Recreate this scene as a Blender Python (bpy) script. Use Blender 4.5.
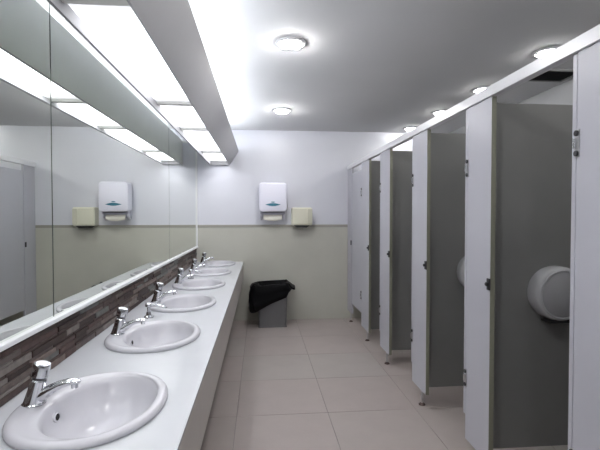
import bpy, bmesh, math, random
from mathutils import Vector, Matrix, noise

# ------------------------------------------------------------------ clear
for o in list(bpy.data.objects):
    bpy.data.objects.remove(o, do_unlink=True)
scene = bpy.context.scene
C = scene.collection
random.seed(7)
PI = math.pi

# ------------------------------------------------------------------ camera
EYE = 1.5
cam_d = bpy.data.cameras.new('camera')
cam_d.sensor_fit = 'HORIZONTAL'
cam_d.sensor_width = 36.0
cam_d.lens = 36.0 * 430.0 / 600.0
cam_d.clip_start = 0.02
cam = bpy.data.objects.new('camera', cam_d)
C.objects.link(cam)
cam.location = (0, 0, EYE)
cam.rotation_euler = (math.radians(90 - 1.332), 0, math.radians(-5.313))
scene.camera = cam

# ------------------------------------------------------------------ world, exposure
w = bpy.data.worlds.new('world')
scene.world = w
w.use_nodes = True
w.node_tree.nodes['Background'].inputs[0].default_value = (0.8, 0.88, 1.0, 1)
w.node_tree.nodes['Background'].inputs[1].default_value = 0.2
scene.view_settings.view_transform = 'Standard'
scene.view_settings.look = 'None'
scene.view_settings.gamma = 1.0
scene.view_settings.use_curve_mapping = False
scene.view_settings.exposure = 0.16

E_DIFFUSER = 4.5       # opal panels of the light box
E_TUBE = 31.0          # fluorescent tubes inside the box (light the ceiling)
E_DOWN = 300.0         # downlight lamps over the aisle
E_DOWN_C = 110.0       # downlight lamps over the cubicles

# ------------------------------------------------------------------ dimensions
XL, XR = -0.90, 2.75       # left wall, right wall
YB, YN = 6.14, -1.60       # far wall, near wall
ZC = 2.70                  # ceiling
ZT = 0.84                  # counter top
XF = -0.237                # counter front
XM = -0.882                # mirror face
XP = 1.26                  # cubicle fronts

# ------------------------------------------------------------------ materials
def mat(name, col, rough=0.5, metal=0.0, noise=0.0, nscale=8.0, bump=0.0, bscale=60.0, spec=0.5, coat=0.0):
    m = bpy.data.materials.new(name)
    m.use_nodes = True
    nt = m.node_tree
    b = nt.nodes['Principled BSDF']
    b.inputs['Base Color'].default_value = (*col, 1)
    b.inputs['Roughness'].default_value = rough
    b.inputs['Metallic'].default_value = metal
    b.inputs['Specular IOR Level'].default_value = spec
    b.inputs['Coat Weight'].default_value = coat
    b.inputs['Coat Roughness'].default_value = 0.05
    tc = nt.nodes.new('ShaderNodeTexCoord')
    if noise > 0:
        n = nt.nodes.new('ShaderNodeTexNoise')
        n.inputs['Scale'].default_value = nscale
        n.inputs['Detail'].default_value = 5
        nt.links.new(tc.outputs['Object'], n.inputs['Vector'])
        r = nt.nodes.new('ShaderNodeValToRGB')
        r.color_ramp.elements[0].position = 0.3
        r.color_ramp.elements[1].position = 0.7
        r.color_ramp.elements[0].color = (*[c * (1 - noise) for c in col], 1)
        r.color_ramp.elements[1].color = (*[min(1, c * (1 + noise)) for c in col], 1)
        nt.links.new(n.outputs['Fac'], r.inputs['Fac'])
        nt.links.new(r.outputs['Color'], b.inputs['Base Color'])
    if bump > 0:
        n2 = nt.nodes.new('ShaderNodeTexNoise')
        n2.inputs['Scale'].default_value = bscale
        nt.links.new(tc.outputs['Object'], n2.inputs['Vector'])
        bp = nt.nodes.new('ShaderNodeBump')
        bp.inputs['Strength'].default_value = bump
        bp.inputs['Distance'].default_value = 0.01
        nt.links.new(n2.outputs['Fac'], bp.inputs['Height'])
        nt.links.new(bp.outputs['Normal'], b.inputs['Normal'])
    return m

def opal(name, col, strength):
    m = emit(name, col, strength)
    nt = m.node_tree
    tc = nt.nodes.new('ShaderNodeTexCoord')
    sp_ = nt.nodes.new('ShaderNodeSeparateXYZ')
    nt.links.new(tc.outputs['Generated'], sp_.inputs[0])
    rp = nt.nodes.new('ShaderNodeValToRGB')
    cr = rp.color_ramp
    cr.interpolation = 'EASE'
    cr.elements[0].position = 0.0; cr.elements[0].color = (0.10, 0.10, 0.10, 1)
    cr.elements[1].position = 1.0; cr.elements[1].color = (0.10, 0.10, 0.10, 1)
    for p in (0.16, 0.84):
        e = cr.elements.new(p); e.color = (1, 1, 1, 1)
    nt.links.new(sp_.outputs['Y'], rp.inputs['Fac'])
    mu = nt.nodes.new('ShaderNodeMath'); mu.operation = 'MULTIPLY'
    mu.inputs[1].default_value = strength
    nt.links.new(rp.outputs['Color'], mu.inputs[0])
    nt.links.new(mu.outputs[0], nt.nodes['Principled BSDF'].inputs['Emission Strength'])
    return m

def emit(name, col, strength):
    m = bpy.data.materials.new(name)
    m.use_nodes = True
    b = m.node_tree.nodes['Principled BSDF']
    b.inputs['Base Color'].default_value = (0.85, 0.85, 0.85, 1)
    b.inputs['Emission Color'].default_value = (*col, 1)
    b.inputs['Emission Strength'].default_value = strength
    return m

M_CEIL = mat('ceiling_paint', (0.66, 0.66, 0.67), 0.9, noise=0.015, nscale=2)
M_WALL = mat('upper_wall_tile', (0.70, 0.71, 0.77), 0.35, noise=0.012, nscale=3)
M_WLOW = mat('beige_wall_tile', (0.54, 0.535, 0.475), 0.4, noise=0.03, nscale=4)
M_DADO = mat('dado_tile', (0.35, 0.34, 0.30), 0.4)
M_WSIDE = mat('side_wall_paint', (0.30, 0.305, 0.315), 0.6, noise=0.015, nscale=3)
M_GROUT = mat('floor_grout', (0.29, 0.262, 0.25), 0.9)
M_TILES = [mat('floor_tile_%s' % n, c, 0.42, noise=0.035, nscale=5, bump=0.04, bscale=30) for n, c in
           (('plain', (0.44, 0.388, 0.365)), ('grey', (0.435, 0.395, 0.37)), ('rosy', (0.445, 0.388, 0.366)))]
M_TOP = mat('white_solid_surface', (0.60, 0.615, 0.645), 0.22, noise=0.02, nscale=6)
M_APRON = mat('grey_beige_laminate', (0.50, 0.47, 0.44), 0.4, noise=0.03, nscale=5)
M_CER = mat('white_ceramic', (0.61, 0.605, 0.645), 0.22, coat=0.0)
M_CHROME = mat('chrome', (0.72, 0.73, 0.75), 0.09, metal=1.0)
M_CHROME_DK = mat('dark_chrome_ring', (0.10, 0.10, 0.11), 0.3, metal=0.8)
M_HOLE = mat('black_hole', (0.01, 0.01, 0.01), 0.7)
M_MGROUT = mat('mosaic_grout', (0.34, 0.31, 0.29), 0.85)
M_MIRROR = mat('silvered_mirror', (0.82, 0.845, 0.80), 0.0, metal=1.0)
M_MIRROR_EDGE = mat('mirror_joint', (0.12, 0.14, 0.13), 0.4)
M_TRIM = mat('white_aluminium_trim', (0.84, 0.85, 0.86), 0.3)
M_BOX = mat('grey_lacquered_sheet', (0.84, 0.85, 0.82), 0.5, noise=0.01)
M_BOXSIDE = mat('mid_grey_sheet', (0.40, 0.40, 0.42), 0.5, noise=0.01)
M_BOXRIM = mat('grey_rim', (0.33, 0.33, 0.34), 0.5)
M_DIFF = opal('opal_diffuser', (0.94, 0.95, 1.0), E_DIFFUSER)
M_TUBE = emit('fluorescent_tube', (0.88, 0.92, 1.0), E_TUBE)
M_LAMP = emit('downlight_lamp', (1.0, 0.985, 0.97), E_DOWN)
M_LAMP_C = emit('cubicle_downlight_lamp', (1.0, 0.99, 0.97), E_DOWN_C)
M_RING = mat('white_downlight_ring', (0.8, 0.8, 0.82), 0.35)
M_REFL = mat('downlight_reflector', (0.75, 0.75, 0.77), 0.2, metal=1.0)
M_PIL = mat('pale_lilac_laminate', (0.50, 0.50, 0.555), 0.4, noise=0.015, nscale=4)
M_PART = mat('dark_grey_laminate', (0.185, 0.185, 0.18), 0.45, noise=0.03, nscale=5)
M_EDGE_SHADE = mat('olive_edge_shade', (0.22, 0.22, 0.17), 0.5)  # shade of the unlit pilaster edge, put into the colour
M_RAIL = mat('white_head_rail', (0.80, 0.80, 0.84), 0.3)
M_DARKMET = mat('dark_metal_fitting', (0.06, 0.06, 0.065), 0.4, metal=0.6)
M_STEEL = mat('brushed_steel', (0.55, 0.55, 0.56), 0.3, metal=1.0)
M_FOOT = mat('brown_foot', (0.07, 0.045, 0.04), 0.6)
M_PLASTIC = mat('grey_white_plastic', (0.43, 0.43, 0.44), 0.25)
M_PLASTIC_DK = mat('smoked_plastic', (0.33, 0.33, 0.335), 0.2)
M_DISP = mat('lilac_white_plastic', (0.78, 0.78, 0.88), 0.3)
M_DISP_LO = mat('grey_lilac_plastic', (0.45, 0.45, 0.53), 0.35)
M_PAPER = mat('paper_towel', (0.78, 0.76, 0.68), 0.9)
M_TEAL = mat('teal_print', (0.03, 0.17, 0.25), 0.5)
M_RED_REFL = mat('red_reflection_tint', (0.75, 0.35, 0.38), 0.5)  # pinkish reflection on the towel dispenser, painted as colour
M_CREAM = mat('cream_plastic', (0.74, 0.73, 0.60), 0.4)
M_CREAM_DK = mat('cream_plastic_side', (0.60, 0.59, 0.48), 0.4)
M_BIN = mat('grey_plastic_bin', (0.15, 0.15, 0.155), 0.5, noise=0.03)
M_BAG = mat('black_bin_bag', (0.004, 0.004, 0.005), 0.45, bump=0.35, bscale=25, spec=0.1)
M_VENT = mat('dark_vent', (0.03, 0.03, 0.03), 0.7)
M_VENTF = mat('vent_frame_grey', (0.30, 0.30, 0.30), 0.6)

# ------------------------------------------------------------------ mesh helpers
def add_box(bm, x0, x1, y0, y1, z0, z1, bev=0.0, seg=2):
    r = bmesh.ops.create_cube(bm, size=1.0)
    vs = r['verts']
    for v in vs:
        v.co = Vector(((x0 + x1) / 2 + v.co.x * (x1 - x0), (y0 + y1) / 2 + v.co.y * (y1 - y0), (z0 + z1) / 2 + v.co.z * (z1 - z0)))
    if bev > 0:
        es = list({e for v in vs for e in v.link_edges})
        bmesh.ops.bevel(bm, geom=es, offset=bev, segments=seg, affect='EDGES', profile=0.5)
    return bm

def box(x0, x1, y0, y1, z0, z1, bev=0.0, seg=2):
    return add_box(bmesh.new(), x0, x1, y0, y1, z0, z1, bev, seg)

def add_rings(bm, rings, closed=True, cap0=False, cap1=False):
    """rings: lists of points, equal length; quads between them"""
    vr = [[bm.verts.new(p) for p in ring] for ring in rings]
    n = len(vr[0])
    for a, b in zip(vr, vr[1:]):
        for i in range(n if closed else n - 1):
            j = (i + 1) % n
            bm.faces.new((a[i], a[j], b[j], b[i]))
    if cap0:
        bm.faces.new(list(reversed(vr[0])))
    if cap1:
        bm.faces.new(vr[-1])
    return vr

def add_lathe(bm, prof, cx=0, cy=0, cz=0, n=24, cap0=True, cap1=True, axis='z'):
    rings = []
    for r, h in prof:
        ring = []
        for i in range(n):
            a = 2 * PI * i / n
            if axis == 'z':
                ring.append((cx + r * math.cos(a), cy + r * math.sin(a), cz + h))
            elif axis == 'x':
                ring.append((cx + h, cy + r * math.cos(a), cz + r * math.sin(a)))
            else:
                ring.append((cx + r * math.cos(a), cy + h, cz - r * math.sin(a)))
        rings.append(ring)
    add_rings(bm, rings, True, cap0, cap1)
    return bm

def lathe(prof, cx=0, cy=0, cz=0, n=24, cap0=True, cap1=True, axis='z'):
    return add_lathe(bmesh.new(), prof, cx, cy, cz, n, cap0, cap1, axis)

def sweep(path, radii, n=14, up=(0, 1, 0)):
    """tube through path; radii = [(r_side, r_normal)]; 'up' = side direction"""
    bm = bmesh.new()
    rings = []
    side = Vector(up)
    P = [Vector(p) for p in path]
    for k, p in enumerate(P):
        t = (P[min(k + 1, len(P) - 1)] - P[max(k - 1, 0)]).normalized()
        nr = t.cross(side).normalized()
        a, b = radii[k]
        rings.append([p + side * (a * math.cos(2 * PI * i / n)) + nr * (b * math.sin(2 * PI * i / n)) for i in range(n)])
    add_rings(bm, rings, True, True, True)
    return bm

def prism(pts, axis, a, b):
    """outline pts (2D) extruded along axis from a to b"""
    bm = bmesh.new()
    def P(p, t):
        if axis == 'y': return (p[0], t, p[1])
        if axis == 'x': return (t, p[0], p[1])
        return (p[0], p[1], t)
    add_rings(bm, [[P(p, a) for p in pts], [P(p, b) for p in pts]], True, True, True)
    return bm

def obj(name, bm, m, parent=None, smooth=False, loc=None):
    bmesh.ops.recalc_face_normals(bm, faces=bm.faces[:])
    me = bpy.data.meshes.new(name)
    bm.to_mesh(me)
    bm.free()
    if m is not None:
        me.materials.append(m)
    if smooth:
        for p in me.polygons:
            p.use_smooth = True
        try:
            me.set_sharp_from_angle(angle=math.radians(smooth if smooth is not True else 40))
        except Exception:
            pass
    o = bpy.data.objects.new(name, me)
    C.objects.link(o)
    if loc:
        o.location = loc
    if parent is not None:
        o.parent = parent
    return o

def tag(o, label=None, cat=None, group=None, kind=None):
    if label: o['label'] = label
    if cat: o['category'] = cat
    if group: o['group'] = group
    if kind: o['kind'] = kind
    return o

def thing(name, label, cat, loc=(0, 0, 0), group=None):
    o = bpy.data.objects.new(name, None)
    o.empty_display_size = 0.05
    C.objects.link(o)
    o.location = loc
    return tag(o, label, cat, group)

def copy_tree(o, parent=None):
    c = o.copy()
    C.objects.link(c)
    c.parent = parent
    for ch in list(o.children):
        copy_tree(ch, c)
    return c

def struct(name, bm, m, parent=None, label=None, cat=None):
    o = obj(name, bm, m, parent)
    return tag(o, label, cat, kind='structure')

# ------------------------------------------------------------------ room shell
T = 0.12
floor = struct('floor', box(XL - T, XR + T, YN - T, YB + T, -0.12, -0.004), M_GROUT,
               label='large pinkish grey floor tiles with thin dark joints', cat='floor')
ceiling = struct('ceiling', box(XL - T, XR + T, YN - T, YB + T, ZC, ZC + 0.1), M_CEIL,
                 label='plain white painted ceiling, bright beside the light box', cat='ceiling')
wall_left = struct('wall_left', box(XL - T, XL, YN, YB, 0, ZC), M_WALL,
                   label='white side wall behind the mirrors and basins', cat='wall')
wall_back = struct('wall_back', box(XL - T, XR + T, YB, YB + T, 0, ZC), M_WALL,
                   label='end wall, white above and beige tiled below', cat='wall')
wall_right = struct('wall_right', box(XR, XR + T, YN, YB, 0, ZC), M_WSIDE,
                    label='pale side wall behind the toilet cubicles', cat='wall')
wall_near = struct('wall_near', box(XL - T, XR + T, YN - T, YN, 0, ZC), M_WSIDE,
                   label='pale wall behind the viewer', cat='wall')
ZD = 1.355
obj('lower_wall_panel', box(XL, XR, YB - 0.012, YB + 0.01, 0, ZD), M_WLOW, wall_back)
obj('dado_strip', box(XL, XR, YB - 0.018, YB + 0.01, ZD - 0.03, ZD + 0.008, 0.003), M_DADO, wall_back)
obj('lower_wall_panel', box(XR - 0.012, XR + 0.01, YN, YB - 0.02, 0, ZD), M_WLOW, wall_right)

# floor tiles: each its own piece
TS, JO = 0.686, 0.0035
meshes = []
for k, m in enumerate(M_TILES):
    b = box(-(TS - JO) / 2, (TS - JO) / 2, -(TS - JO) / 2, (TS - JO) / 2, -0.012, 0, 0.0015, 1)
    meshes.append((b, m))
proto_tiles = []
for b, m in meshes:
    me = bpy.data.meshes.new('floor_tile')
    b.to_mesh(me); b.free(); me.materials.append(m)
    proto_tiles.append(me)
nx0 = int(math.floor((XL - 0.51) / TS)); nx1 = int(math.ceil((XR - 0.51) / TS))
ny0 = int(math.floor((YN - 3.2) / TS)); ny1 = int(math.ceil((YB - 3.2) / TS))
for ix in range(nx0, nx1):
    for iy in range(ny0, ny1):
        x0, x1 = 0.51 + ix * TS, 0.51 + (ix + 1) * TS
        y0, y1 = 3.2 + iy * TS, 3.2 + (iy + 1) * TS
        cx0, cx1, cy0, cy1 = max(x0, XL), min(x1, XR), max(y0, YN), min(y1, YB - 0.012)
        if cx1 - cx0 < 0.02 or cy1 - cy0 < 0.02:
            continue
        k = random.randrange(3)
        if (cx0, cx1, cy0, cy1) == (x0, x1, y0, y1):
            t = bpy.data.objects.new('floor_tile', proto_tiles[k])
            C.objects.link(t); t.parent = floor
            t.location = ((x0 + x1) / 2, (y0 + y1) / 2, 0)
        else:
            h = JO / 2
            obj('floor_tile', box(cx0 + h, cx1 - h, cy0 + h, cy1 - h, -0.012, 0, 0.0015, 1), M_TILES[k], floor)

# ------------------------------------------------------------------ mosaic splashback (pieces of the left wall)
ZS0, ZS1 = ZT + 0.002, 1.029
YS0 = 0.95
obj('splashback_grout', box(XL - 0.01, XL + 0.006, -0.6, YB - 0.02, ZS0, ZS1 + 0.012), M_MGROUT, wall_left)
mos_cols = [('dark_brown', (0.038, 0.023, 0.019)), ('umber', (0.070, 0.046, 0.039)), ('taupe', (0.17, 0.128, 0.112)),
            ('slate', (0.14, 0.142, 0.134)), ('grey_brown', (0.12, 0.094, 0.084)), ('rust', (0.085, 0.052, 0.045)),
            ('pale_stone', (0.20, 0.175, 0.16))]
M_MOS = [mat('mosaic_' + n, c, 0.5, noise=0.22, nscale=30, spec=0.2) for n, c in mos_cols]
wts = [6, 6, 3, 3, 3, 3, 2]
rows = [0.030, 0.014, 0.026, 0.022, 0.014, 0.030, 0.014, 0.026, 0.022]
sc = (ZS1 - ZS0) / sum(rows)
mos_cache = {}
z = ZS0
npiece = 0
for ri, rh in enumerate(rows):
    rh *= sc
    y = YS0 - random.uniform(0, 0.1)
    while y < YB - 0.03:
        L = random.choice((0.11, 0.15, 0.20, 0.25, 0.30))
        if y > 3.4: L *= 1.25
        L = min(L, YB - 0.022 - y)
        if L > 0.02:
            k = random.choices(range(7), wts)[0]
            d = random.choice((0.010, 0.012, 0.0145))
            key = (k, round(L, 3), round(rh, 4), d)
            if key not in mos_cache:
                b = box(-0.004, d, 0, L - 0.003, 0.0012, rh - 0.0012, 0.0012, 1)
                me = bpy.data.meshes.new('mosaic_tile')
                b.to_mesh(me); b.free(); me.materials.append(M_MOS[k])
                mos_cache[key] = me
            t = bpy.data.objects.new('mosaic_tile', mos_cache[key])
            C.objects.link(t); t.parent = wall_left
            t.location = (XL + 0.004, y, z)
            npiece += 1
        y += L
    z += rh

# ------------------------------------------------------------------ mirrors
ZM0, ZM1 = 1.062, 2.402
JY = [-0.60, 1.925, 4.30, 6.115]
labels = ['tall frameless wall mirror pane at the left frame edge, reflecting a cubicle front',
          'wide middle mirror pane reflecting the towel dispenser and cream box',
          'narrow-looking mirror pane next to the end wall']
for k in range(3):
    mr = obj('wall_mirror', box(XL, XM, JY[k] + 0.005, JY[k + 1] - 0.005, ZM0, ZM1), M_MIRROR)
    tag(mr, labels[k], 'mirror', 'mirror panes above the basins')
for k in (1, 2):
    struct('trim_%d' % k, box(XL, XM - 0.006, JY[k] - 0.006, JY[k] + 0.006, ZM0, ZM1), M_MIRROR_EDGE,
           label=('dark joint strip between the left and middle mirror panes' if k == 1 else 'dark joint strip between the middle and far mirror panes'), cat='trim')
struct('trim_3', box(XL, XM + 0.020, -0.6, YB - 0.001, ZS1 + 0.012, ZM0, 0.004), M_TRIM,
       label='long white aluminium ledge along the foot of the mirrors', cat='trim')
struct('trim_4', box(XL, XM + 0.006, -0.6, YB - 0.001, ZM1, ZM1 + 0.035, 0.002), M_TRIM,
       label='white aluminium channel along the top of the mirrors', cat='trim')
struct('trim_5', box(XL, XM + 0.012, JY[3], YB - 0.001, ZM0, ZM1, 0.002), M_TRIM,
       label='white upright strip where the mirrors meet the end wall', cat='trim')

# ------------------------------------------------------------------ light box above the basins
lb = thing('light_box', 'long grey hanging light box with glowing opal panels above the basins', 'light', (-0.56, 2.4, 2.2))
def LB(name, bm, m, parent=None):
    o = obj(name, bm, m, None)
    bpy.context.view_layer.update()
    o.parent = parent or lb
    if parent is None:
        o.location = (-lb.location.x, -lb.location.y, -lb.location.z)
    return o
BY0, BY1 = -1.0, YB - 0.004
bx_l, bx_r, bz = -0.692, -0.424, 2.20
# side panels
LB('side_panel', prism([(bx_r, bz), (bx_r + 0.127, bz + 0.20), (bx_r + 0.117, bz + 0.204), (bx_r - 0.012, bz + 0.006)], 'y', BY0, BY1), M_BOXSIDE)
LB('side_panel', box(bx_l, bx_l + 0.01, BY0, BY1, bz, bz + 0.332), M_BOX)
LB('bottom_rim', box(bx_l + 0.0005, bx_l + 0.013, BY0, BY1, bz - 0.002, bz + 0.05, 0.001), M_BOXRIM)
LB('end_panel', prism([(bx_l + 0.014, bz), (bx_r - 0.013, bz), (bx_r + 0.105, bz + 0.19), (bx_l + 0.014, bz + 0.19)], 'y', BY1 - 0.02, BY1), M_BOX)
LB('end_panel', prism([(bx_l + 0.014, bz), (bx_r - 0.013, bz), (bx_r + 0.105, bz + 0.19), (bx_l + 0.014, bz + 0.19)], 'y', BY0, BY0 + 0.01), M_BOX)
bars = [-0.985, 0.25, 1.56, 2.96, 3.82, 5.20, 6.115]
for b in bars[1:-1]:
    LB('cross_bar', box(bx_l + 0.0135, bx_r + 0.018, b - 0.026, b + 0.026, bz + 0.036, bz + 0.06, 0.001), M_BOX)
LB('cross_bar', box(bx_l + 0.0135, bx_r - 0.012, BY1 - 0.05, BY1 - 0.02, bz - 0.001, bz + 0.04, 0.001), M_BOXRIM)
for a, b in zip(bars, bars[1:]):
    LB('diffuser_panel', box(bx_l + 0.0135, bx_r + 0.018, a + 0.0265, b - 0.0265, bz + 0.051, bz + 0.056), M_DIFF)
    LB('added_light_shield', box(bx_l + 0.0135, bx_r + 0.026, a + 0.002, b - 0.002, bz + 0.0605, bz + 0.064), M_BOX)  # unseen sheet added to keep the diffuser glow off the ceiling
    L = b - a - (0.1 if b < 6 else 0.40)
    LB('fluorescent_tube', lathe([(0.016, 0), (0.016, L)], -0.49, a + 0.05, bz + 0.172, 12, axis='y'), M_TUBE)
for yy in (-0.5, 6.08):
    LB('wall_bracket', box(XL + 0.002, bx_l - 0.0005, yy - 0.012, yy + 0.012, bz + 0.295, bz + 0.315), M_BOX)

# ------------------------------------------------------------------ ceiling downlights
def downlight(x, y, label, group):
    lamp_m = M_LAMP_C if x > 1 else M_LAMP
    t = thing('ceiling_downlight', label, 'light', (x, y, ZC), group)
    obj('trim_ring', lathe([(0.105, 0), (0.108, -0.006), (0.100, -0.012), (0.082, -0.012), (0.078, -0.002)], n=32, cap0=False, cap1=False), M_RING, t, smooth=True)
    obj('reflector', lathe([(0.079, -0.004), (0.03, -0.0015)], n=32, cap0=False, cap1=True), M_REFL, t, smooth=True)
    for s in (-1, 1):
        obj('lamp', lathe([(0.008, -0.06), (0.014, -0.055), (0.014, 0.055), (0.008, 0.06)], 0, s * 0.02, -0.020, 14, axis='x'), lamp_m, t, smooth=True)
    return t
downlight(0.218, 3.02, 'round recessed downlight nearest the viewer in the middle of the ceiling', 'downlights over the aisle')
downlight(0.253, 4.94, 'round recessed downlight over the aisle close to the end wall', 'downlights over the aisle')
downlight(0.23, 1.08, 'round recessed downlight overhead above the viewer', 'downlights over the aisle')
downlight(0.23, -0.85, 'round recessed downlight over the aisle behind the viewer', 'downlights over the aisle')
cub_l = ['bright downlight above the head rail, over the second cubicle from the right frame edge',
         'bright downlight above the head rail, second from the right',
         'bright downlight above the head rail, third from the right',
         'small bright downlight above the head rail, nearest the end wall']
for k, (x, y) in enumerate(((2.114, 3.01), (2.13, 3.96), (2.105, 4.87), (2.08, 5.80))):
    downlight(x, y, cub_l[k], 'downlights over the cubicles')
downlight(2.11, 2.06, 'downlight over the nearest cubicle, out of sight above the rail', 'downlights over the cubicles')
downlight(2.11, 1.10, 'downlight over the cubicle beside the viewer', 'downlights over the cubicles')

# exhaust grille in the ceiling above the cubicles
v = thing('exhaust_grille', 'dark exhaust grille in the ceiling seen above the nearest cubicle opening', 'vent', (2.46, 3.49, ZC))
obj('backing', box(-0.20, 0.20, -0.13, 0.13, -0.006, 0), M_VENT, v)
for (a, b, c, d) in ((-0.215, 0.215, -0.145, -0.125), (-0.215, 0.215, 0.125, 0.145), (-0.215, -0.195, -0.125, 0.125), (0.195, 0.215, -0.125, 0.125)):
    obj('frame', box(a, b, c, d, -0.016, 0), M_VENTF, v)
for k in range(7):
    yy = -0.11 + k * 0.0365
    obj('slat', prism([(yy, -0.014), (yy + 0.012, -0.008), (yy + 0.012, -0.006), (yy, -0.012)], 'x', -0.195, 0.195), M_VENT, v)

# ------------------------------------------------------------------ basins, counter
SY = [1.522 + 0.862 * k for k in range(6)]
SCX, SRX, SRY = -0.571, 0.241, 0.292
ct = thing('vanity_counter', 'long white vanity counter with grey apron along the mirror wall', 'counter', (0, 0, 0))
def counter_top():
    bm = bmesh.new()
    y0, y1 = -0.6, YB - 0.013
    xa, xb = XL + 0.001, XF
    N = 48
    crx, cry = SRX - 0.02, SRY - 0.02
    half = 0.43
    def face_xy(pts, zt):
        bm.faces.new([bm.verts.new((p[0], p[1], zt)) for p in pts])
    spans = []
    for s in SY:
        spans.append((s - half, min(s + half, y1), s))
    for zt in (ZT, ZT - 0.02):
        face_xy([(xa, y0), (xb, y0), (xb, spans[0][0]), (xa, spans[0][0])], zt)
        last = spans[0][0]
        for (a, b, s) in spans:
            if a > last + 1e-4:
                face_xy([(xa, last), (xb, last), (xb, a), (xa, a)], zt)
            inner, outer = [], []
            for i in range(N):
                th = 2 * PI * i / N
                ex, ey = crx * math.cos(th), cry * math.sin(th)
                inner.append((SCX + ex, s + ey, zt))
                sx = (xb - SCX) if ex > 0 else (SCX - xa)
                sy = (b - s) if ey > 0 else (s - a)
                k = min(sx / abs(ex) if abs(ex) > 1e-9 else 1e9, sy / abs(ey) if abs(ey) > 1e-9 else 1e9)
                outer.append([SCX + ex * k, s + ey * k, zt])
            for cx_, cy_ in ((xa, a), (xa, b), (xb, a), (xb, b)):
                j = min(range(N), key=lambda i: (outer[i][0] - cx_) ** 2 + (outer[i][1] - cy_) ** 2)
                outer[j][0], outer[j][1] = cx_, cy_
            add_rings(bm, [inner, outer])
            last = b
        if last < y1 - 1e-4:
            face_xy([(xa, last), (xb, last), (xb, y1), (xa, y1)], zt)
    for s in SY:
        add_rings(bm, [[(SCX + crx * math.cos(2 * PI * i / N), s + cry * math.sin(2 * PI * i / N), zz) for i in range(N)] for zz in (ZT, ZT - 0.02)])
    for pts in ([(xb, y0), (xb, y1)], [(xa, y0), (xb, y0)], [(xa, y1), (xb, y1)]):
        (p, q) = pts
        bm.faces.new([bm.verts.new(c) for c in ((*p, ZT), (*q, ZT), (*q, ZT - 0.02), (*p, ZT - 0.02))])
    bmesh.ops.remove_doubles(bm, verts=bm.verts[:], dist=1e-5)
    return bm
obj('countertop', counter_top(), M_TOP, ct)
obj('edge_strip', box(XF - 0.001, XF + 0.004, -0.6, YB - 0.013, ZT - 0.012, ZT + 0.001, 0.0015, 2), M_TOP, ct)
obj('apron', box(XF - 0.022, XF - 0.001, -0.6, YB - 0.013, 0.565, ZT - 0.0205), M_APRON, ct)
for yy in (-0.58, 1.97, 4.55):
    obj('support_panel', box(XL + 0.001, -0.42, yy - 0.012, yy + 0.012, 0.0, ZT - 0.0205), M_APRON, ct)

def make_basin():
    t = thing('wash_basin', 'x', 'basin', (SCX, 0, ZT), 'white drop-in wash basins')
    N = 56
    prof = [(0, SRX - 0.006, SRY - 0.006, -0.001), (0, SRX, SRY, 0.004), (0, SRX, SRY, 0.011), (0, SRX - 0.005, SRY - 0.005, 0.019), (0, SRX - 0.016, SRY - 0.016, 0.0235),
            (0.001, SRX - 0.030, SRY - 0.028, 0.0225), (0.004, SRX - 0.038, SRY - 0.036, 0.0195),
            (0.024, 0.197, 0.254, 0.0185), (0.032, 0.182, 0.243, 0.0170), (0.034, 0.174, 0.237, 0.012), (0.035, 0.167, 0.229, -0.004), (0.036, 0.158, 0.217, -0.035),
            (0.041, 0.136, 0.196, -0.070), (0.042, 0.112, 0.160, -0.103), (0.043, 0.080, 0.112, -0.124), (0.044, 0.045, 0.06, -0.134), (0.044, 0.02, 0.02, -0.137)]
    bm = bmesh.new()
    rings = []
    for (c, rx, ry, zz) in prof:
        ring = []
        for i in range(N):
            a = 2 * PI * i / N
            ca, sa = math.cos(a), math.sin(a)
            e = 0.94
            ring.append((c + rx * math.copysign(abs(ca) ** e, ca), ry * math.copysign(abs(sa) ** e, sa), zz))
        rings.append(ring)
    add_rings(bm, rings, True, False, True)
    obj('bowl', bm, M_CER, t, smooth=60)
    # overflow opening on the wall side of the bowl
    ov = lathe([(0.0, 0.003), (0.011, 0.003), (0.013, 0.0)], n=18, cap0=False, cap1=False)
    o = obj('overflow_ring', lathe([(0.017, -0.003), (0.016, 0.003), (0.011, 0.004), (0.010, 0.0)], n=20, cap0=False, cap1=False), M_CER, t, smooth=True)
    o.location = (-0.121, 0.0, -0.030); o.rotation_euler = (0, math.radians(76), 0); o.scale = (1.0, 1.45, 1)
    ov.free()
    o2 = obj('overflow_hole', lathe([(0.0105, 0.0028), (0.0105, 0.0)], n=18), M_HOLE, t)
    o2.location = (-0.121, 0.0, -0.030); o2.rotation_euler = (0, math.radians(76), 0); o2.scale = (1.0, 1.45, 1)
    obj('drain', lathe([(0.024, -0.1365), (0.024, -0.1335), (0.018, -0.1325)], 0.044, 0, 0, 20), M_CHROME, t, smooth=True)
    obj('drain_plug', lathe([(0.014, -0.1325), (0.013, -0.1300)], 0.044, 0, 0, 18), M_CHROME_DK, t, smooth=True)
    return t

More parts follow.
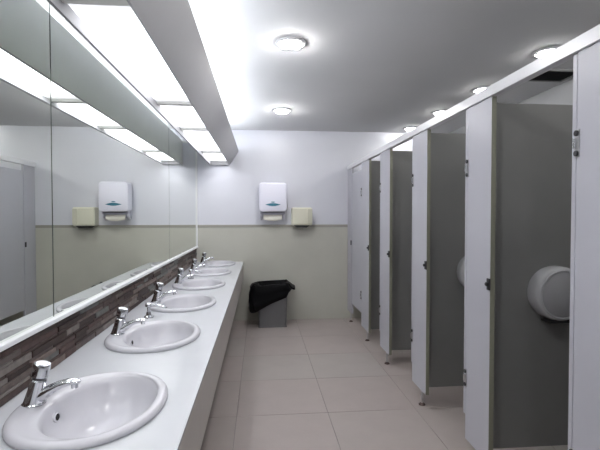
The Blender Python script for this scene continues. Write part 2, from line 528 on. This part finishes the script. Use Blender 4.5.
def make_tap():
    t = thing('push_tap', 'x', 'tap', (-0.765, 0, ZT + 0.0205), 'chrome push taps')
    tilt = (0, math.radians(12), 0)
    obj('base_ring', lathe([(0.037, 0), (0.037, 0.004), (0.034, 0.007)], n=24), M_CHROME, t, smooth=30)
    bd = obj('body', lathe([(0.034, 0.002), (0.031, 0.02), (0.0275, 0.05), (0.0255, 0.082), (0.022, 0.087)], n=24), M_CHROME, t, smooth=30)
    nk = obj('neck_ring', lathe([(0.0215, 0.086), (0.0215, 0.096)], n=20), M_CHROME_DK, t, smooth=30)
    bt = obj('push_button', lathe([(0.023, 0.094), (0.0285, 0.098), (0.0275, 0.134), (0.0255, 0.140), (0.021, 0.1415)], n=24), M_CHROME, t, smooth=30)
    obj('button_disc', lathe([(0.0205, 0.1415), (0.018, 0.1430)], n=20), M_TRIM, bt, smooth=30)
    for q in (bd, nk, bt):
        q.rotation_euler = tilt
    path = [(0.004, 0, 0.022), (0.030, 0, 0.030), (0.055, 0, 0.046), (0.085, 0, 0.062), (0.112, 0, 0.070), (0.134, 0, 0.072), (0.150, 0, 0.068)]
    rad = [(0.027, 0.022), (0.025, 0.021), (0.022, 0.0175), (0.019, 0.0135), (0.0175, 0.0115), (0.017, 0.0105), (0.012, 0.006)]
    sp = obj('spout', sweep(path, rad, 16), M_CHROME, t, smooth=50)
    obj('aerator', lathe([(0.0115, 0.050), (0.0115, 0.066)], 0.133, 0, 0, 16), M_CHROME, sp, smooth=30)
    return t

ordn = ['largest white oval basin in the foreground with a dark overflow hole',
        'second white oval basin from the viewer in the counter',
        'third white oval basin from the viewer in the counter',
        'fourth white oval basin from the viewer in the counter',
        'fifth white oval basin, next to last before the end wall',
        'sixth white oval basin, last in the row against the end wall']
tapl = ['large chrome push tap on the foreground basin',
        'chrome push tap on the second basin from the viewer',
        'chrome push tap on the third basin from the viewer',
        'chrome push tap on the fourth basin from the viewer',
        'small chrome push tap on the next to last basin',
        'small chrome push tap on the last basin by the end wall']
bas, tap = make_basin(), make_tap()
for k, s in enumerate(SY):
    b = bas if k == 0 else copy_tree(bas)
    b.location.y = s; b['label'] = ordn[k]
    p = tap if k == 0 else copy_tree(tap)
    p.location.y = s; p['label'] = tapl[k]

def make_soap():
    t = thing('soap_pump', 'x', 'soap dispenser', (-0.715, 0, ZT), 'chrome soap pumps between basins')
    obj('base_collar', lathe([(0.026, 0), (0.025, 0.006), (0.015, 0.012), (0.012, 0.03)], n=20), M_CHROME, t, smooth=40)
    obj('stem', lathe([(0.0085, 0.028), (0.0085, 0.058)], n=14), M_CHROME, t, smooth=40)
    obj('pump_head', lathe([(0.010, 0.055), (0.018, 0.060), (0.018, 0.074), (0.012, 0.080)], n=20), M_CHROME, t, smooth=40)
    obj('nozzle', sweep([(0.0, 0, 0.066), (0.04, 0, 0.068), (0.075, 0, 0.060), (0.088, 0, 0.048)], [(0.009, 0.007), (0.008, 0.006), (0.007, 0.005), (0.006, 0.004)], 12), M_CHROME, t, smooth=50)
    return t
sp = make_soap()
sp.scale = (1.2, 1.2, 1.2)
sp.location.y = (SY[1] + SY[2]) / 2 + 0.02; sp['label'] = 'small chrome soap pump on the counter between the second and third basins'
sp2 = copy_tree(sp)
sp2.location.y = (SY[3] + SY[4]) / 2; sp2['label'] = 'tiny chrome soap pump on the counter between the fourth and fifth basins'

# ------------------------------------------------------------------ toilet cubicles
ZP0, ZP1 = 0.13, 2.148
TH = 0.028
near = [0.44, 1.335, 2.252, 3.16, 4.10, 4.90]
PWS = [0.27, 0.28, 0.272, 0.295, 0.315, 0.36]
rail = struct('trim_6', box(XP - 0.012, XP + 0.034, near[0], YB - 0.002, ZP1, ZP1 + 0.056, 0.002), M_RAIL)
del rail['kind']
rail.name = 'head_rail'
tag(rail, 'long white head rail running along the tops of the cubicle fronts', 'rail')

cub_lab = ['pale cubicle front beside the viewer, beyond the right frame edge',
           'nearest pale cubicle front, cut by the right frame edge',
           'second pale cubicle front from the right, before the dark partition with a round paper dispenser',
           'third pale cubicle front from the right, standing on a chrome leg',
           'fourth pale cubicle front from the right, next to last',
           'last pale cubicle front by the end wall with a closed door']
def hinge(parent, x, y, zc):
    h = obj('hinge', box(x - 0.004, x, y - 0.022, y + 0.004, zc - 0.055, zc + 0.055, 0.001), M_STEEL, parent)
    obj('hinge_pin', lathe([(0.008, -0.02), (0.008, 0.02)], x - 0.006, y, zc, 12), M_CHROME, h, smooth=40)
    for s in (-1, 1):
        obj('hinge_screw', lathe([(0.012, 0), (0.012, -0.006), (0.008, -0.008)], x - 0.003, y - 0.009, zc + s * 0.04, 12, axis='x'), M_DARKMET, h)
    return h
for k, y0 in enumerate(near):
    y1 = y0 + PWS[k]
    c = thing('toilet_cubicle', cub_lab[k], 'cubicle', (0, 0, 0), 'toilet cubicles')
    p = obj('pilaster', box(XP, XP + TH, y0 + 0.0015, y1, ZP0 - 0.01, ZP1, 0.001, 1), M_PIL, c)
    obj('edge_shade', box(XP + 0.0015, XP + TH - 0.0005, y0, y0 + 0.0015, ZP0 - 0.01, ZP1), M_EDGE_SHADE, p)  # thin strip carrying the painted shade of the near edge
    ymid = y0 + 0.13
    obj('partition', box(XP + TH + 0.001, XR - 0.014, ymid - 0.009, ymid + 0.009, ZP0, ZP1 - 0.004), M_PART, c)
    leg = obj('leg', lathe([(0.011, 0.006), (0.011, ZP0 + 0.03)], XP - 0.001 + TH / 2, y0 + 0.105, 0, 14), M_STEEL, c, smooth=40)
    obj('foot', lathe([(0.026, 0), (0.026, 0.006), (0.014, 0.014), (0.012, 0.02)], XP - 0.001 + TH / 2, y0 + 0.105, 0, 16), M_FOOT, leg, smooth=40)
    # latch keeper on the near edge
    lt = obj('latch', box(XP - 0.010, XP - 0.0005, y0 - 0.008, y0 + 0.022, 1.085, 1.15, 0.003), M_DARKMET, c)
    obj('latch_knob', lathe([(0.011, 0), (0.012, -0.010), (0.008, -0.014)], XP - 0.009, y0 + 0.008, 1.118, 14, axis='x'), M_DARKMET, lt, smooth=40)
    gap = (near[k + 1] if k + 1 < len(near) else 5.845) - y1
    if k < 5:     # doors stand open, swung into the cubicle
        d = obj('door', box(XP + 0.0005, XP + gap - 0.03, y1 + 0.004, y1 + 0.026, 0.27, ZP1 - 0.006, 0.001, 1), M_PIL, c)
        yh = y1 + 0.004
    else:         # last door closed
        d = obj('door', box(XP + 0.006, XP + TH + 0.004, y1 + 0.006, 5.838, 0.27, ZP1 - 0.08, 0.001, 1), M_PIL, c)
        yh = y1 + 0.006
        pp = obj('wall_post', box(XP, XP + TH, 5.845, YB - 0.021, ZP0, ZP1, 0.001, 1), M_PIL, c)
        obj('latch', box(XP - 0.012, XP - 0.0005, 5.845, 5.875, 1.085, 1.15, 0.003), M_DARKMET, c)
        lg = obj('leg', lathe([(0.011, 0.006), (0.011, ZP0 + 0.03)], XP - 0.001 + TH / 2, 5.93, 0, 14), M_STEEL, c, smooth=40)
        obj('foot', lathe([(0.026, 0), (0.026, 0.006), (0.014, 0.014), (0.012, 0.02)], XP - 0.001 + TH / 2, 5.93, 0, 16), M_FOOT, lg, smooth=40)
    for zc in (1.785, 0.50):
        hinge(d, XP - 0.0005, yh, zc)

# ------------------------------------------------------------------ jumbo toilet-roll dispensers
def roll_dispenser(x, y, z, label):
    t = thing('toilet_roll_dispenser', label, 'dispenser', (x, y, z), 'jumbo toilet roll dispensers')
    obj('drum', lathe([(0.150, 0.0), (0.156, -0.02), (0.156, -0.075), (0.149, -0.096), (0.138, -0.104)], n=40, axis='y', cap0=True, cap1=True), M_PLASTIC, t, smooth=40)
    obj('window', lathe([(0.130, -0.104), (0.126, -0.107), (0.02, -0.111)], n=40, axis='y', cap0=False, cap1=True), M_PLASTIC_DK, t, smooth=40)
    obj('rim_ring', lathe([(0.140, -0.102), (0.138, -0.110), (0.131, -0.110), (0.129, -0.104)], n=40, axis='y', cap0=False, cap1=False), M_PLASTIC, t, smooth=40)
    obj('cutter_slot', box(-0.07, 0.07, -0.09, -0.01, -0.166, -0.146, 0.004), M_HOLE, t)
    return t
roll_dispenser(1.705, 2.252 + 0.13 - 0.0095, 1.05, 'round white toilet roll dispenser on the dark partition of the nearest cubicle')
roll_dispenser(1.705, 3.16 + 0.13 - 0.0095, 1.05, 'round white toilet roll dispenser half hidden behind the second cubicle front')

# ------------------------------------------------------------------ things on the end wall
YW = YB - 0.001
# paper towel dispenser
t = thing('paper_towel_dispenser', 'white lilac paper towel dispenser with teal emblem on the end wall', 'dispenser', (0.178, YW, 1.43))
def rrect(w, h, r, n=5, cz=0):
    pts = []
    for (sx, sz, a0) in ((1, 1, 0), (-1, 1, 90), (-1, -1, 180), (1, -1, 270)):
        for i in range(n + 1):
            a = math.radians(a0 + 90 * i / n)
            pts.append((sx * (w / 2 - r) + r * math.cos(a), cz + sz * (h / 2 - r) + r * math.sin(a)))
    return pts
def cover(w, h, r, d0, d1, cz, bul=0.02):
    bm = bmesh.new()
    rings = []
    for (k, d) in ((0, d0), (0, d1 + bul), (0.008, d1 + 0.006), (0.024, d1)):
        rings.append([(p[0], d, p[1]) for p in rrect(w - 2 * k, h - 2 * k, max(0.006, r - k * 0.6), 5, cz)])
    add_rings(bm, rings, True, True, True)
    return bm
obj('back_plate', box(-0.175, 0.175, -0.05, 0, 0.03, 0.50, 0.008), M_DISP_LO, t)
cv = obj('cover', cover(0.385, 0.40, 0.045, -0.04, -0.21, 0.315), M_DISP, t, smooth=35)
# flat printed emblem: pointed oval and small dot above
bm = bmesh.new()
N = 24
up = [(-0.108 + 0.216 * i / N, 0.021 * math.sin(PI * i / N)) for i in range(N + 1)]
dn = [(-0.108 + 0.216 * i / N, -0.019 * math.sin(PI * i / N)) for i in range(N, -1, -1)][1:-1]
bm.faces.new([bm.verts.new((px, -0.2106, pz + 0.212)) for px, pz in up + dn])
obj('emblem', bm, M_TEAL, cv)
bm = bmesh.new()
bm.faces.new([bm.verts.new((0.028 * math.cos(2 * PI * i / 16), -0.2106, 0.247 + 0.007 * math.sin(2 * PI * i / 16))) for i in range(16)])
obj('emblem', bm, M_TEAL, cv)
obj('red_reflection', box(0.168, 0.1935, -0.15, -0.09, 0.34, 0.43, 0.002), M_RED_REFL, cv)  # reflection on the right side, built as a coloured patch
obj('lower_lip', cover(0.34, 0.05, 0.02, -0.03, -0.16, 0.10, 0.01), M_DISP_LO, t, smooth=35)
for s in (-1, 1):
    obj('side_arm', prism([(-0.02, 0.0), (-0.02, 0.12), (-0.15, 0.12), (-0.12, 0.05)], 'x', s * 0.158 - 0.012, s * 0.158 + 0.012), M_DISP, t)
# paper hanging in a shallow curve
bm = bmesh.new()
rings = []
for j in range(7):
    vv = j / 6
    rings.append([(-0.13 + 0.26 * i / 12, -0.10 - 0.035 * math.sin(vv * 2.2) - 0.012 * math.cos((i / 12 - .5) * PI), 0.085 - 0.075 * vv - 0.022 * math.sin(PI * i / 12) * vv) for i in range(13)])
add_rings(bm, rings, False)
obj('paper_sheet', bm, M_PAPER, t, smooth=True)

# cream box right of it
t = thing('hand_dryer', 'small cream wall box with dark underside beside the paper towel dispenser', 'dryer', (0.585, YW, 1.345))
obj('housing', cover(0.285, 0.25, 0.02, 0.0, -0.15, 0.135, 0.012), M_CREAM, t, smooth=35)
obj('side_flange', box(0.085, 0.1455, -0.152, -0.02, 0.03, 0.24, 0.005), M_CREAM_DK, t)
obj('front_panel', box(-0.135, 0.07, -0.158, -0.145, 0.03, 0.245, 0.004), M_CREAM, t)
obj('nozzle', prism([(-0.11, 0.012), (0.11, 0.012), (0.07, -0.022), (-0.07, -0.022)], 'y', -0.14, -0.03), M_HOLE, t)
obj('sensor_button', lathe([(0.008, 0), (0.008, -0.006)], 0.112, -0.151, 0.09, 12, axis='y'), M_CREAM_DK, t)

# ------------------------------------------------------------------ waste bin with black bag
t = thing('waste_bin', 'grey waste bin lined with a black bag on the floor by the end wall', 'bin', (0.165, 5.84, 0))
def rr_ring(w, d, r, z, n=5):
    return [(p[0], p[1], z) for p in rrect(w, d, r, n)]
bm = bmesh.new()
add_rings(bm, [rr_ring(0.355, 0.25, 0.03, 0.004), rr_ring(0.365, 0.26, 0.035, 0.0), rr_ring(0.372, 0.265, 0.035, 0.05), rr_ring(0.40, 0.295, 0.04, 0.50), rr_ring(0.415, 0.31, 0.045, 0.505), rr_ring(0.415, 0.31, 0.045, 0.53),
               rr_ring(0.395, 0.29, 0.04, 0.53), rr_ring(0.36, 0.255, 0.03, 0.05)], True, True, True)
obj('bucket', bm, M_BIN, t, smooth=35)
obj('base_rim', box(-0.19, 0.19, -0.138, 0.138, 0.0, 0.022, 0.006), M_BIN, t)
# bag: folded over the rim, hanging lower on the left
bm = bmesh.new()
n = 60
rng = random.Random(3)
ph = [rng.uniform(0, 6.28) for _ in range(8)]
def ring_at(sc, zf, wob):
    pts = []
    base = rrect(0.415, 0.31, 0.06, 14)
    m = len(base)
    for i, (px, py) in enumerate(base):
        a = math.atan2(py, px)
        wv = wob * (math.sin(5 * a + ph[0]) * 0.5 + math.sin(9 * a + ph[1]) * 0.35 + math.sin(14 * a + ph[2]) * 0.25)
        r = sc + wv
        pts.append((px * r, py * r, zf(a, px)))
    return pts
low = lambda a, px: 0.34 - 0.15 * max(0, -px / 0.2) + 0.13 * max(0, px / 0.2) + 0.022 * math.sin(6 * a + ph[3]) + 0.012 * math.sin(11 * a)
def bulge(sc, zf, wob, left=0.0, right=0.0):
    return [(x - left * max(0, -x / 0.2) + right * max(0, x / 0.2), y, z) for x, y, z in ring_at(sc, zf, wob)]
rings = [bulge(1.02, lambda a, px: low(a, px) + 0.015, 0.03, 0.01, 0.0),
         bulge(1.12, lambda a, px: low(a, px) - 0.004, 0.07, 0.035, 0.0),
         bulge(1.19, lambda a, px: low(a, px) + 0.025, 0.09, 0.05, 0.01),
         bulge(1.20, lambda a, px: low(a, px) * 0.7 + 0.30 * 0.55, 0.10, 0.045, 0.02),
         bulge(1.17, lambda a, px: low(a, px) * 0.35 + 0.65 * 0.55, 0.09, 0.045, 0.05),
         bulge(1.16, lambda a, px: 0.520 + 0.014 * math.sin(4 * a + ph[5]), 0.07, 0.04, 0.06),
         bulge(1.12, lambda a, px: 0.560 + 0.014 * math.sin(4 * a + ph[5]), 0.06, 0.025, 0.02),
         bulge(1.03, lambda a, px: 0.585 + 0.012 * math.sin(5 * a + ph[4]), 0.06),
         ring_at(0.93, lambda a, px: 0.582 + 0.012 * math.sin(5 * a + ph[4]), 0.06),
         ring_at(0.84, lambda a, px: 0.53, 0.05),
         ring_at(0.70, lambda a, px: 0.30, 0.03),
         ring_at(0.35, lambda a, px: 0.16, 0.03)]
add_rings(bm, rings, True, False, True)
bmesh.ops.subdivide_edges(bm, edges=bm.edges[:], cuts=1, use_grid_fill=True)
for vtx in bm.verts:
    nz = noise.noise_vector(vtx.co * 14.0) * 0.020 + noise.noise_vector(vtx.co * 34.0) * 0.008
    vtx.co += nz
bag = obj('bin_bag', bm, M_BAG, t, smooth=45)
